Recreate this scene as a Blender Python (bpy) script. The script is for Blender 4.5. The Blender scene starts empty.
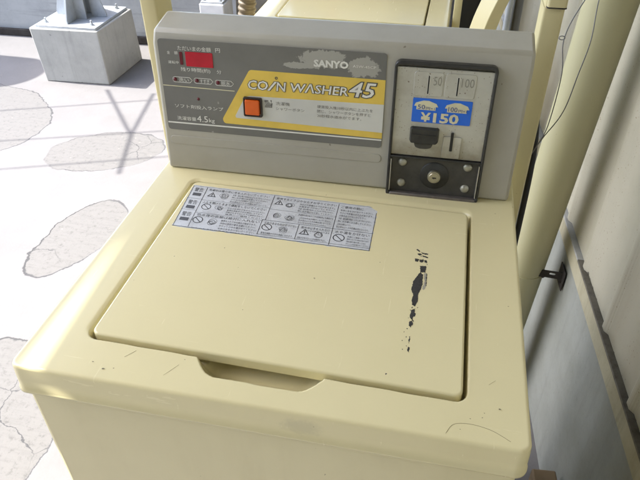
import bpy, bmesh, math, random
import numpy as np
from mathutils import Vector, Matrix
random.seed(4)
R = math.radians
sc = bpy.context.scene
col = sc.collection
G = 0.88          # height of the washer's top above the ground; all heights below are written relative to that top

# ------------------------------------------------------------------ camera
cd = bpy.data.cameras.new('camera')
cam = bpy.data.objects.new('camera', cd)
col.objects.link(cam)
cd.sensor_width = 36.0
cd.lens = 34.5
cd.clip_start = 0.02
cd.clip_end = 500
rt = Vector((0.9791674, 0.20284914, -0.00913409))
up = Vector((-0.11686026, 0.59973861, 0.79161687))
fw = Vector((-0.16605687, 0.77405802, -0.6109495))
m3 = Matrix((rt, up, -fw)).transposed()
cam.matrix_world = Matrix.Translation((0.1531, -0.3702, 0.5179 + G)) @ m3.to_4x4()
sc.camera = cam

# ------------------------------------------------------------------ light
SUN_EL, SUN_AZ = 53.0, 178.0         # azimuth of the direction TO the sun, from +X counter-clockwise
w = bpy.data.worlds.new('World')
sc.world = w
w.use_nodes = True
nt = w.node_tree
sky = nt.nodes.new('ShaderNodeTexSky')
sky.sky_type = 'NISHITA'
sky.sun_disc = False
sky.dust_density = 2.0
sky.ozone_density = 1.0
sky.sun_elevation = R(SUN_EL)
sky.sun_rotation = R(90 - SUN_AZ)
bg = nt.nodes['Background']
bg.inputs['Strength'].default_value = 0.15
nt.links.new(sky.outputs[0], bg.inputs['Color'])
sd = bpy.data.lights.new('sun', 'SUN')
sd.energy = 2.0
sd.angle = R(0.5)
sd.color = (1.0, 0.965, 0.90)
so = bpy.data.objects.new('sun', sd)
col.objects.link(so)
to_sun = Vector((math.cos(R(SUN_EL)) * math.cos(R(SUN_AZ)), math.cos(R(SUN_EL)) * math.sin(R(SUN_AZ)), math.sin(R(SUN_EL))))
so.rotation_euler = to_sun.to_track_quat('Z', 'Y').to_euler()
so.location = (-6, 2, 8)
vs = sc.view_settings
vs.view_transform = 'Standard'
vs.look = 'None'
vs.gamma = 1.0
vs.use_curve_mapping = False
vs.exposure = 2.55

# ------------------------------------------------------------------ materials
class N:
    """small helper for building node trees"""
    def __init__(s, name):
        s.m = bpy.data.materials.new(name)
        s.m.use_nodes = True
        s.t = s.m.node_tree
        s.b = s.t.nodes['Principled BSDF']
        s.tc = s.t.nodes.new('ShaderNodeTexCoord')
        s.co = s.tc.outputs['Object']
    def sock(s, inp, v):
        if hasattr(v, 'is_output'):
            s.t.links.new(v, inp)
        elif isinstance(v, (tuple, list)) and len(v) == 3 and inp.type == 'RGBA':
            inp.default_value = (*v, 1)
        else:
            inp.default_value = v
    def math(s, op, a, b=0.0, c=None):
        n = s.t.nodes.new('ShaderNodeMath'); n.operation = op
        s.sock(n.inputs[0], a); s.sock(n.inputs[1], b)
        if c is not None: s.sock(n.inputs[2], c)
        return n.outputs[0]
    def mix(s, f, a, b):
        n = s.t.nodes.new('ShaderNodeMix'); n.data_type = 'RGBA'
        s.sock(n.inputs[0], f); s.sock(n.inputs[6], a); s.sock(n.inputs[7], b)
        return n.outputs[2]
    def map(s, sc=(1, 1, 1), loc=(0, 0, 0), rot=(0, 0, 0), co=None):
        n = s.t.nodes.new('ShaderNodeMapping')
        s.t.links.new(co or s.co, n.inputs[0])
        n.inputs['Scale'].default_value = sc; n.inputs['Location'].default_value = loc; n.inputs['Rotation'].default_value = rot
        return n.outputs[0]
    def noise(s, scale, detail=3, rough=0.55, co=None, out=0):
        n = s.t.nodes.new('ShaderNodeTexNoise')
        s.t.links.new(co or s.co, n.inputs['Vector'])
        n.inputs['Scale'].default_value = scale; n.inputs['Detail'].default_value = detail; n.inputs['Roughness'].default_value = rough
        return n.outputs[out]
    def voro(s, scale, co=None, feature='F1', out='Distance', rnd=1.0):
        n = s.t.nodes.new('ShaderNodeTexVoronoi'); n.feature = feature
        s.t.links.new(co or s.co, n.inputs['Vector']); n.inputs['Scale'].default_value = scale
        n.inputs['Randomness'].default_value = rnd
        return n.outputs[out]
    def step(s, v, a, b):
        n = s.t.nodes.new('ShaderNodeMapRange'); n.interpolation_type = 'SMOOTHSTEP'
        s.sock(n.inputs[0], v); n.inputs[1].default_value = a; n.inputs[2].default_value = b
        n.inputs[3].default_value = 0; n.inputs[4].default_value = 1
        return n.outputs[0]
    def sep(s, co=None):
        n = s.t.nodes.new('ShaderNodeSeparateXYZ'); s.t.links.new(co or s.co, n.inputs[0]); return n.outputs
    def bump(s, h, strength=0.2, dist=0.001):
        n = s.t.nodes.new('ShaderNodeBump'); n.inputs['Strength'].default_value = strength; n.inputs['Distance'].default_value = dist
        s.t.links.new(h, n.inputs['Height']); s.t.links.new(n.outputs[0], s.b.inputs['Normal'])
    def set(s, **k):
        for a, v in k.items():
            s.sock(s.b.inputs[a.replace('_', ' ')], v)
        return s.m
    def specks(s, scale, size, amount, seed=0.0):
        """scattered small dirt dots: mask 0..1"""
        c = s.map(loc=(seed, seed * 1.7, seed * .6))
        c2 = s.t.nodes.new('ShaderNodeMix'); c2.data_type = 'VECTOR'
        n = s.t.nodes.new('ShaderNodeVectorMath'); n.operation = 'ADD'
        s.t.links.new(c, n.inputs[0])
        nz = s.t.nodes.new('ShaderNodeVectorMath'); nz.operation = 'SCALE'
        s.t.links.new(s.noise(scale * 2.5, 2, out=1), nz.inputs[0]); nz.inputs['Scale'].default_value = 0.35 / scale
        s.t.links.new(nz.outputs[0], n.inputs[1])
        v = s.t.nodes.new('ShaderNodeTexVoronoi')
        s.t.links.new(n.outputs[0], v.inputs['Vector']); v.inputs['Scale'].default_value = scale
        d = s.math('LESS_THAN', v.outputs['Distance'], size)
        sp = s.t.nodes.new('ShaderNodeSeparateColor'); s.t.links.new(v.outputs['Color'], sp.inputs[0])
        k = s.math('LESS_THAN', sp.outputs[0], amount)
        s.t.nodes.remove(c2)
        return s.math('MULTIPLY', d, k)

def flat(name, c, rough=0.5, metal=0.0, var=0.06, scale=30, coat=0.0):
    n = N(name)
    f = n.noise(scale, 4)
    c2 = tuple(x * (1 - var * 2.2) for x in c)
    cc = n.mix(n.step(f, .35, .75), c, c2)
    r = n.math('ADD', n.math('MULTIPLY', n.noise(scale * 2, 3), .2), rough - .1)
    n.set(Base_Color=cc, Roughness=r, Metallic=metal, Coat_Weight=coat)
    return n.m

def cream_paint(name, base=(.725, .652, .385), dirty=(.58, .51, .27), rough=.2, dots=True, grime=1.0, streaks=0.0, rub=False):
    n = N(name)
    f = n.step(n.noise(3.0, 3, .5), .2, .9)
    f2 = n.step(n.noise(16, 3, .5), .2, .95)
    c = n.mix(n.math('MULTIPLY', f, .16 * grime), base, dirty)
    c = n.mix(n.math('MULTIPLY', f2, .07 * grime), c, tuple(x * .8 for x in dirty))
    if streaks:
        k = n.noise(1, 5, .6, co=n.map((15, 15, 2.4)))
        k = n.math('MULTIPLY', n.step(k, .4, .8), n.step(n.noise(5, 4, .6), .35, .7))
        c = n.mix(n.math('MULTIPLY', k, streaks), c, (.40, .33, .16))
    if dots:
        c = n.mix(n.math('MULTIPLY', n.specks(38, .05, .05), .6), c, (.12, .09, .05))
        c = n.mix(n.math('MULTIPLY', n.specks(90, .08, .03, 3.1), .5), c, (.20, .15, .08))
    if rub:       # rubbed grey-brown patch on the front edge of the cover
        s_ = n.sep()
        a = n.math('DIVIDE', n.math('SUBTRACT', s_[0], .052), .021); b = n.math('DIVIDE', n.math('SUBTRACT', s_[2], G - .020), .012)
        y_ = n.step(s_[1], -.235, -.245)
        d = n.math('ADD', n.math('SQRT', n.math('ADD', n.math('MULTIPLY', a, a), n.math('MULTIPLY', b, b))), n.math('MULTIPLY', n.math('SUBTRACT', n.noise(55, 5, .7), .5), 1.6))
        c = n.mix(n.math('MULTIPLY', n.math('MULTIPLY', n.step(d, 1.3, .4), y_), .4), c, (.44, .40, .26))
        low = n.math('MULTIPLY', n.math('MULTIPLY', n.step(n.math('ADD', s_[2], n.math('MULTIPLY', n.noise(30, 4), .012)), G - .018, G - .036), y_), .22)
        c = n.mix(low, c, (.42, .37, .22))
    # fine wiping scratches in the gloss
    k = n.noise(1, 4, .7, co=n.map((8, 190, 60), rot=(0, 0, .9)))
    k2 = n.noise(1, 4, .7, co=n.map((210, 9, 60), rot=(0, 0, .5)))
    fine = n.math('MAXIMUM', n.step(k, .66, .74), n.step(k2, .66, .74))
    c = n.mix(n.math('MULTIPLY', fine, .10 * grime), c, (.80, .77, .60))
    r = n.math('ADD', n.math('ADD', n.math('MULTIPLY', n.noise(6, 2, .5), .10), rough), n.math('MULTIPLY', fine, .12))
    n.bump(n.noise(160, 2), .05, .0006)
    n.set(Base_Color=c, Roughness=r)
    n.b.inputs['Specular IOR Level'].default_value = .5
    return n.m

M = {}
M['cream'] = cream_paint('cream_enamel', rub=True)
M['cream_body'] = cream_paint('cream_body_enamel', (.67, .605, .365), (.56, .49, .27), .3, True, 1.2, .45)
M['cream_post'] = cream_paint('cream_post_paint', (.62, .545, .30), (.50, .42, .2), .38, True, 1.1)
M['lid'] = cream_paint('cream_lid_enamel', (.725, .652, .385), (.60, .535, .29), .18)

def console_plastic():
    n = N('grey_plastic')
    f = n.step(n.noise(7, 5, .65), .35, .8)
    c = n.mix(f, (.43, .41, .34), (.37, .345, .275))
    c = n.mix(n.math('MULTIPLY', n.specks(60, .09, .06, 1.3), .6), c, (.10, .08, .05))
    n.bump(n.noise(420, 2), .08, .0005)
    return n.set(Base_Color=c, Roughness=.42)
M['console'] = console_plastic()

def panel_mat():
    # dark film over lighter plastic; the film is worn away in ragged patches beside the maker's mark (object space: x, z)
    n = N('dark_panel_film')
    s = n.sep()
    def blob(cx, cz, rx, rz):
        a = n.math('DIVIDE', n.math('SUBTRACT', s[0], cx), rx)
        b = n.math('DIVIDE', n.math('SUBTRACT', s[2], cz), rz)
        return n.math('SQRT', n.math('ADD', n.math('MULTIPLY', a, a), n.math('MULTIPLY', b, b)))
    b1 = blob(-.2696 + .256, G + .194, .036, .0135)
    b2 = blob(-.2696 + .312, G + .186, .024, .0145)
    b3 = blob(-.2696 + .222, G + .183, .030, .0055)
    d = n.math('MINIMUM', n.math('MINIMUM', b1, b2), n.math('ADD', b3, .12))
    d = n.math('ADD', d, n.math('MULTIPLY', n.math('SUBTRACT', n.noise(110, 5, .7), .5), 1.5))
    worn = n.step(d, .98, .92)
    c = n.mix(n.step(n.noise(12, 4), .3, .8), (.185, .182, .165), (.15, .147, .132))
    c = n.mix(n.math('MULTIPLY', n.specks(75, .12, .07), .7), c, (.35, .34, .31))
    c = n.mix(worn, c, (.37, .36, .315))
    return n.set(Base_Color=c, Roughness=n.math('ADD', n.math('MULTIPLY', worn, .3), .3))
M['panel'] = panel_mat()
M['yellow'] = flat('yellow_print', (.80, .57, .10), .4, var=.05)
M['panel_grey'] = flat('pale_grey_print', (.66, .655, .60), .42, var=.05, scale=12)
M['white_print'] = flat('white_print', (.80, .79, .72), .5)
M['cream_line'] = flat('cream_line_print', (.75, .70, .45), .5)
M['dark_print'] = flat('dark_print', (.10, .095, .085), .5)
M['grey_print'] = flat('grey_print', (.23, .22, .20), .5)
M['black'] = flat('black_plastic', (.016, .016, .016), .4)
M['scuff'] = flat('black_rub_mark', (.045, .043, .04), .6, var=.2, scale=300)
M['scuff_grey'] = flat('grey_rub_mark', (.34, .32, .25), .5)
M['emboss'] = flat('embossed_metal', (.30, .29, .24), .4)
M['scratch'] = flat('brown_scratch', (.20, .165, .09), .6)
M['rubber'] = flat('black_rubber', (.02, .02, .021), .55)
M['led'] = flat('red_lens', (.13, .012, .02), .25)
M['red'] = flat('red_window', (.52, .012, .03), .2, var=.12)
M['orange'] = flat('orange_plastic', (.80, .13, .012), .35)
M['button_rim'] = flat('brown_black_plastic', (.03, .018, .015), .4)

def worn_metal(name, base, dark, rough=.4, metal=.6, streak=0.0, scale=16):
    n = N(name)
    f = n.step(n.noise(scale, 6, .7), .35, .8)
    c = n.mix(f, base, dark)
    if streak:
        k = n.noise(1, 4, .6, co=n.map((60, 60, 4)))
        c = n.mix(n.math('MULTIPLY', n.step(k, .5, .75), streak), c, tuple(x * .5 for x in dark))
    n.bump(n.noise(200, 3), .08, .0006)
    return n.set(Base_Color=c, Roughness=n.math('ADD', n.math('MULTIPLY', f, .25), rough), Metallic=metal)
def faceplate_mat():
    n = N('speckled_faceplate')
    c = n.mix(n.step(n.noise(22, 5, .7), .4, .8), (.56, .55, .48), (.45, .43, .36))
    c = n.mix(n.math('MULTIPLY', n.specks(300, .20, .30), .7), c, (.20, .145, .08))
    c = n.mix(n.math('MULTIPLY', n.specks(140, .16, .12, 2.), .8), c, (.14, .09, .05))
    z = n.sep()[2]
    low = n.math('MULTIPLY', n.step(n.math('ADD', z, n.math('MULTIPLY', n.noise(60, 4), .04)), G + .118, G + .080), .7)
    c = n.mix(low, c, (.20, .165, .10))       # grime collected along the bottom of the plate
    return n.set(Base_Color=c, Roughness=.36, Metallic=.25)
M['faceplate'] = faceplate_mat()
M['frame_metal'] = worn_metal('dark_grey_frame', (.055, .055, .052), (.025, .024, .022), .35, .4)
M['lip_metal'] = worn_metal('grimy_lip', (.20, .18, .165), (.09, .075, .065), .4, .5)
M['lock_panel'] = worn_metal('dark_lock_plate', (.08, .076, .067), (.042, .040, .035), .45, .2)
M['brass'] = worn_metal('dull_brass', (.50, .47, .36), (.36, .33, .24), .3, .8)
M['screw'] = worn_metal('dull_screw_head', (.46, .45, .37), (.33, .31, .24), .35, .55)
M['blue'] = flat('blue_sticker', (.02, .15, .72), .3, var=.03)
M['ivory'] = flat('ivory_print', (.72, .68, .46), .5)
M['blue_print'] = flat('blue_print', (.03, .06, .28), .5)
M['silver'] = worn_metal('silver_edge', (.6, .59, .55), (.35, .34, .3), .3, .8)
def label_mat():
    n = N('warning_label_film')
    c = n.mix(n.step(n.noise(30, 5, .7), .42, .75), (.57, .595, .615), (.44, .455, .465))
    c = n.mix(n.math('MULTIPLY', n.step(n.noise(190, 4, .75), .56, .7), .45), c, (.22, .225, .23))
    return n.set(Base_Color=c, Roughness=.4)
M['label'] = label_mat()
M['ink'] = flat('label_ink', (.075, .078, .085), .6)

def ground_mat():
    n = N('painted_concrete')
    warp = n.t.nodes.new('ShaderNodeVectorMath'); warp.operation = 'ADD'
    sc_ = n.t.nodes.new('ShaderNodeVectorMath'); sc_.operation = 'SCALE'; sc_.inputs['Scale'].default_value = .11
    sub = n.t.nodes.new('ShaderNodeVectorMath'); sub.operation = 'SUBTRACT'; sub.inputs[1].default_value = (.5, .5, .5)
    n.t.links.new(n.noise(4.5, 6, .6, out=1), sub.inputs[0]); n.t.links.new(sub.outputs[0], sc_.inputs[0])
    n.t.links.new(n.co, warp.inputs[0]); n.t.links.new(sc_.outputs[0], warp.inputs[1])
    s = n.sep(warp.outputs[0])
    def ell(cx, cy, rx, ry, rot=0):
        ca, sa = math.cos(rot), math.sin(rot)
        dx = n.math('SUBTRACT', s[0], cx); dy = n.math('SUBTRACT', s[1], cy)
        a = n.math('DIVIDE', n.math('ADD', n.math('MULTIPLY', dx, ca), n.math('MULTIPLY', dy, sa)), rx)
        b = n.math('DIVIDE', n.math('SUBTRACT', n.math('MULTIPLY', dy, ca), n.math('MULTIPLY', dx, sa)), ry)
        l = n.math('SQRT', n.math('ADD', n.math('MULTIPLY', a, a), n.math('MULTIPLY', b, b)))
        return n.math('MULTIPLY', n.math('SUBTRACT', l, 1.0), min(rx, ry))      # signed distance, metres
    es = [ell(-2.38, 2.0, .63, .47), ell(-1.34, 1.87, .27, .17, .35), ell(-1.125, 1.25, .125, .25, -.22),
          ell(-.97, .42, .22, .33, .3), ell(-1.9, 1.0, .18, .12), ell(-3.3, 1.2, .5, .3), ell(-.2, 2.2, .3, .2)]
    d = es[0]
    for e in es[1:]: d = n.math('MINIMUM', d, e)
    inside = n.step(d, .004, -.004)
    crack = n.math('MULTIPLY', n.step(n.math('ABSOLUTE', d), .0036, .0012), n.step(n.noise(2.3, 3), .38, .5))
    # fine cracks wandering inside the bare patches
    v = n.voro(4.2, co=warp.outputs[0], feature='DISTANCE_TO_EDGE')
    crack2 = n.math('MULTIPLY', n.math('MULTIPLY', n.step(v, .008, .003), inside), n.step(n.noise(1.7, 2), .5, .56))
    mott = n.step(n.noise(3.0, 6, .65), .3, .75)
    paint = n.mix(mott, (.186, .180, .180), (.160, .154, .153))
    dust = n.step(n.noise(46, 6, .8), .5, .68)
    streak = n.step(n.noise(1, 5, .7, co=n.map((9, 70, 1), rot=(0, 0, .6))), .45, .7)
    bare = n.mix(n.math('MULTIPLY', n.math('ADD', n.math('MULTIPLY', dust, 1.5), n.math('MULTIPLY', streak, .5)), .5), (.150, .145, .140), (.090, .087, .084))
    c = n.mix(inside, paint, bare)
    c = n.mix(n.math('MULTIPLY', n.specks(28, .12, .18), .5), c, (.25, .23, .21))
    c = n.mix(n.math('MULTIPLY', n.math('MAXIMUM', crack, crack2), .92), c, (.05, .05, .053))
    h = n.math('ADD', n.math('MULTIPLY', inside, -.6), n.math('MULTIPLY', n.noise(80, 5, .7), .5))
    n.bump(h, .5, .004)
    return n.set(Base_Color=c, Roughness=.85)
M['ground'] = ground_mat()

def concrete(name, a, b, streaks=0.3, horiz=False, pores=0.0):
    n = N(name)
    f = n.step(n.noise(6, 6, .7), .3, .75)
    c = n.mix(f, a, b)
    k = n.noise(1, 5, .65, co=n.map((2.0, 2.0, 40) if horiz else (34, 34, 1.6)))
    c = n.mix(n.math('MULTIPLY', n.step(k, .5, .72), streaks), c, tuple(x * .45 for x in b))
    c = n.mix(n.math('MULTIPLY', n.step(n.noise(70, 5, .8), .58, .72), .4), c, tuple(x * .55 for x in b))
    c = n.mix(n.math('MULTIPLY', n.specks(34, .14, .25), pores), c, tuple(x * .45 for x in b))
    n.bump(n.noise(90, 5, .7), .3, .002)
    return n.set(Base_Color=c, Roughness=.85)
M['concrete'] = concrete('footing_concrete', (.43, .425, .40), (.34, .335, .315), .22, False, .55)
M['yard_wall'] = concrete('yard_wall_concrete', (.42, .425, .42), (.33, .335, .335), .35, True)
M['foundation'] = concrete('foundation_render', (.30, .305, .275), (.24, .245, .21), .15)
def siding_mat():
    n = N('white_siding')
    s = n.sep()
    c = n.mix(n.step(n.noise(4, 5, .65), .35, .75), (.48, .445, .345), (.40, .37, .275))
    c = n.mix(n.math('MULTIPLY', n.specks(110, .15, .30), .75), c, (.26, .19, .11))
    c = n.mix(n.math('MULTIPLY', n.specks(230, .2, .25, 4.), .6), c, (.30, .22, .13))
    st = n.noise(1, 3, .6, co=n.map((1, 60, 1.2)))
    c = n.mix(n.math('MULTIPLY', n.step(st, .52, .75), .22), c, (.42, .36, .25))
    wv = n.math('SINE', n.math('MULTIPLY', s[1], 1500))
    n.bump(wv, .12, .0006)
    return n.set(Base_Color=c, Roughness=.45)
M['siding'] = siding_mat()
M['blocker'] = flat('beige_light_blocker', (.22, .205, .165), .7, scale=6)  # colour of the added wall that blocks front light
M['flash_light'] = worn_metal('grey_flashing', (.42, .42, .40), (.33, .325, .30), .45, .3, scale=20)
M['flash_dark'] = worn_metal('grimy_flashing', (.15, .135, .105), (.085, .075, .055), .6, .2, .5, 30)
M['trim'] = concrete('cream_trim_paint', (.46, .42, .30), (.35, .31, .2), .3)
M['pipe'] = cream_paint('cream_pvc', (.46, .43, .26), (.37, .335, .19), .36, True, 1.0)
M['galv'] = worn_metal('galvanised_steel', (.47, .50, .53), (.36, .38, .41), .45, .45, .25, 9)
M['rust_metal'] = worn_metal('rusty_iron', (.05, .043, .038), (.028, .022, .018), .65, .3)
M['wire'] = flat('grey_wire', (.16, .16, .165), .45)
M['wood'] = flat('brown_wood', (.24, .17, .10), .7, var=.15, scale=18)
M['brown_hose'] = flat('brown_hose_plastic', (.12, .09, .05), .5, var=.15)
M['board'] = concrete('weathered_board', (.20, .185, .16), (.13, .12, .10), .4)
M['white_box'] = flat('white_painted_block', (.66, .66, .68), .6, var=.05, scale=14)
M['roof'] = worn_metal('roof_sheet', (.46, .44, .36), (.38, .36, .28), .5, .0)
M['gap_shade'] = flat('gap_shade_paint', (.022, .02, .018), .55)  # near-black colour painted in for the shade of the rear gap

# ------------------------------------------------------------------ building helpers (heights relative to the washer top)
def link(o): col.objects.link(o); return o
def thing(name, label, cat, loc, group=None):
    o = link(bpy.data.objects.new(name, None))
    o.empty_display_size = .1
    o.location = (loc[0], loc[1], loc[2] + G)
    o['label'] = label; o['category'] = cat
    if group: o['group'] = group
    return o
def rootof(o):
    while o.parent: o = o.parent
    return o
def mk(name, bm, mats, parent=None, smooth=None, bevel=None, seg=2, label=None):
    """bm in world x,y and heights above washer top -> one mesh object"""
    bmesh.ops.recalc_face_normals(bm, faces=bm.faces)
    me = bpy.data.meshes.new(name)
    off = Vector((0, 0, G))
    if parent is not None:
        off -= Vector(rootof(parent).location)
    bmesh.ops.translate(bm, verts=bm.verts, vec=off)
    bm.to_mesh(me); bm.free()
    for m in (mats if isinstance(mats, (list, tuple)) else [mats]): me.materials.append(m)
    o = link(bpy.data.objects.new(name, me))
    if parent is not None: o.parent = parent
    if bevel:
        b = o.modifiers.new('bevel', 'BEVEL'); b.width = bevel; b.segments = seg; b.limit_method = 'ANGLE'; b.angle_limit = R(35)
        b.harden_normals = False
    if smooth is not None or bevel:
        me.shade_smooth()
        me.set_sharp_from_angle(angle=R(smooth or 40))
    if label: o['label'] = label
    return o
def box(bm, x0, x1, y0, y1, z0, z1, mat=0, rot=None):
    vs_ = [bm.verts.new((x, y, z)) for x in (x0, x1) for y in (y0, y1) for z in (z0, z1)]
    for idx in ((0, 1, 3, 2), (4, 6, 7, 5), (0, 4, 5, 1), (2, 3, 7, 6), (0, 2, 6, 4), (1, 5, 7, 3)):
        f = bm.faces.new([vs_[i] for i in idx]); f.material_index = mat
    if rot:
        bmesh.ops.rotate(bm, verts=vs_, cent=rot[0], matrix=Matrix.Rotation(rot[1], 3, rot[2]))
    return vs_
def prism(bm, pts, axis, a, b, mat=0):
    """extrude a 2-D outline along 'x','y' or 'z' from a to b"""
    def P(p, t):
        return {'x': (t, p[0], p[1]), 'y': (p[0], t, p[1]), 'z': (p[0], p[1], t)}[axis]
    A = [bm.verts.new(P(p, a)) for p in pts]; B = [bm.verts.new(P(p, b)) for p in pts]
    n = len(pts)
    for i in range(n):
        f = bm.faces.new((A[i], A[(i + 1) % n], B[(i + 1) % n], B[i])); f.material_index = mat
    for L in (A[::-1], B):
        f = bm.faces.new(L); f.material_index = mat
    return A + B
def tube(bm, pts, r, n=12, mat=0, caps=True):
    """swept tube; r is a number or a list of radii"""
    pts = [Vector(p) for p in pts]
    rings = []
    ref = None
    for i, p in enumerate(pts):
        t = (pts[min(i + 1, len(pts) - 1)] - pts[max(i - 1, 0)]).normalized()
        if ref is None: ref = t.orthogonal().normalized()
        ref = (ref - t * ref.dot(t)).normalized()
        q = t.cross(ref)
        rr = r[i] if isinstance(r, (list, tuple)) else r
        rings.append([bm.verts.new(p + (ref * math.cos(2 * math.pi * k / n) + q * math.sin(2 * math.pi * k / n)) * rr) for k in range(n)])
    for a, b in zip(rings, rings[1:]):
        for k in range(n):
            f = bm.faces.new((a[k], a[(k + 1) % n], b[(k + 1) % n], b[k])); f.material_index = mat
    if caps:
        bm.faces.new(rings[0][::-1]).material_index = mat; bm.faces.new(rings[-1]).material_index = mat
def spline(pts, n=10):
    pts = [Vector(p) for p in pts]; out = []
    for i in range(len(pts) - 1):
        p0, p1, p2, p3 = pts[max(i - 1, 0)], pts[i], pts[i + 1], pts[min(i + 2, len(pts) - 1)]
        for k in range(n):
            t = k / n
            out.append(.5 * ((2 * p1) + (p2 - p0) * t + (2 * p0 - 5 * p1 + 4 * p2 - p3) * t * t + (3 * p1 - p0 - 3 * p2 + p3) * t ** 3))
    out.append(pts[-1]); return out
def rrect(u0, v0, u1, v1, r, n=6):
    pts = []
    for cx, cy, a0 in ((u1 - r, v1 - r, 0), (u0 + r, v1 - r, 90), (u0 + r, v0 + r, 180), (u1 - r, v0 + r, 270)):
        for k in range(n + 1):
            a = R(a0 + 90 * k / n); pts.append((cx + r * math.cos(a), cy + r * math.sin(a)))
    return pts
def rpoly(pts, r, n=5):
    """outline with rounded corners"""
    out = []; N_ = len(pts)
    for i in range(N_):
        p = Vector(pts[i]); a = (Vector(pts[i - 1]) - p); b = (Vector(pts[(i + 1) % N_]) - p)
        rr = r[i] if isinstance(r, (list, tuple)) else r
        d = min(rr, a.length * .45, b.length * .45)
        pa = p + a.normalized() * d; pb = p + b.normalized() * d
        for k in range(n + 1):
            t = k / n
            out.append(tuple((1 - t) ** 2 * pa + 2 * t * (1 - t) * p + t * t * pb))
    return out
class Frame:
    """a flat face: origin, two directions in the face, outward normal"""
    def __init__(s, O, U, V): s.O = Vector(O); s.U = Vector(U).normalized(); s.V = Vector(V).normalized(); s.n = s.U.cross(s.V)
    def p(s, u, v, h=0): return s.O + s.U * u + s.V * v + s.n * h
    def plate(s, bm, pts, h0, h1, mat=0, hole=None, taper=0):
        A = [bm.verts.new(s.p(u, v, h0)) for u, v in pts]
        if taper:
            cu = sum(p[0] for p in pts) / len(pts); cv = sum(p[1] for p in pts) / len(pts)
            pt = [(cu + (u - cu) * (1 - taper), cv + (v - cv) * (1 - taper)) for u, v in pts]
        else: pt = pts
        B = [bm.verts.new(s.p(u, v, h1)) for u, v in pt]
        n = len(pts)
        for i in range(n):
            bm.faces.new((A[i], A[(i + 1) % n], B[(i + 1) % n], B[i])).material_index = mat
        bm.faces.new(B).material_index = mat
    def ring(s, bm, outer, inner, h0, h1, mat=0, hin=None):
        hin = h0 if hin is None else hin
        n = len(outer)
        A = [bm.verts.new(s.p(u, v, h0)) for u, v in outer]; B = [bm.verts.new(s.p(u, v, h1)) for u, v in outer]
        C_ = [bm.verts.new(s.p(u, v, h1)) for u, v in inner]; D_ = [bm.verts.new(s.p(u, v, hin)) for u, v in inner]
        for X, Y in ((A, B), (B, C_), (C_, D_)):
            for i in range(n):
                bm.faces.new((X[i], X[(i + 1) % n], Y[(i + 1) % n], Y[i])).material_index = mat
    def disc(s, bm, u, v, r, h0, h1, mat=0, n=24, dome=0):
        prof = [(r, h0), (r, h1 - min(h1 - h0, r * .25) * .6), (r * .92, h1)]
        if dome: prof = [(r * math.cos(a), h0 + (h1 - h0) * math.sin(a)) for a in [i * math.pi / 2 / 5 for i in range(5)]]
        rings = [[bm.verts.new(s.p(u + q * math.cos(2 * math.pi * k / n), v + q * math.sin(2 * math.pi * k / n), h)) for k in range(n)] for q, h in prof]
        for a, b in zip(rings, rings[1:]):
            for k in range(n): bm.faces.new((a[k], a[(k + 1) % n], b[(k + 1) % n], b[k])).material_index = mat
        bm.faces.new(rings[-1]).material_index = mat
_cache = {}
def glyphs(body, offset=0.0, shear=0.0):
    key = (body, offset, shear)
    if key in _cache: return _cache[key]
    c = bpy.data.curves.new('lettering', 'FONT'); c.body = body; c.resolution_u = 2; c.offset = offset; c.shear = shear
    o = link(bpy.data.objects.new('lettering', c))
    dg = bpy.context.evaluated_depsgraph_get(); dg.update()
    me = bpy.data.meshes.new_from_object(o.evaluated_get(dg))
    vs_ = [tuple(v.co[:2]) for v in me.vertices]; fs = [tuple(p.vertices) for p in me.polygons]
    bpy.data.objects.remove(o); bpy.data.meshes.remove(me); bpy.data.curves.remove(c)
    _cache[key] = (vs_, fs); return vs_, fs
def text(bm, place, body, u0, v0, u1, v1, mat=0, offset=0.0, shear=0.0, box_of=None, vert=False):
    """write body into the rectangle; place(u, v) gives the 3-D point"""
    vs_, fs = glyphs(body, offset, shear)
    if not vs_: return
    ref = glyphs(box_of or body, 0.0, shear)[0]
    x0 = min(v[0] for v in ref); x1 = max(v[0] for v in ref); y0 = min(v[1] for v in ref); y1 = max(v[1] for v in ref)
    V = []
    for x, y in vs_:
        a = (x - x0) / (x1 - x0); b = (y - y0) / (y1 - y0)
        V.append(bm.verts.new(place(u0 + (u1 - u0) * a, v0 + (v1 - v0) * b)))
    for f in fs:
        try: bm.faces.new([V[i] for i in f]).material_index = mat
        except ValueError: pass

# ------------------------------------------------------------------ setting: ground
bm = bmesh.new()
gv = [bm.verts.new(p) for p in ((-60, -40, -G), (60, -40, -G), (60, 60, -G), (-60, 60, -G))]
bm.faces.new(gv)
gnd = mk('ground', bm, M['ground']); gnd['kind'] = 'structure'

# ------------------------------------------------------------------ low concrete wall at the back of the yard
yw = thing('yard_wall', 'low grey concrete wall along the far edge of the yard, behind the footing', 'wall', (-3.5, 3.3, -G))
bm = bmesh.new(); box(bm, -11, .36, 3.22, 3.40, -.86, .12)
mk('wall', bm, M['yard_wall'], yw, bevel=.006)
bm = bmesh.new(); box(bm, -11, .36, 3.19, 3.215, -.88, -.835)
mk('plinth', bm, M['rust_metal'], yw, bevel=.004)
bm = bmesh.new(); box(bm, -11, .36, 3.2, 3.42, .122, .17)
mk('coping', bm, M['concrete'], yw, bevel=.008)

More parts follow.
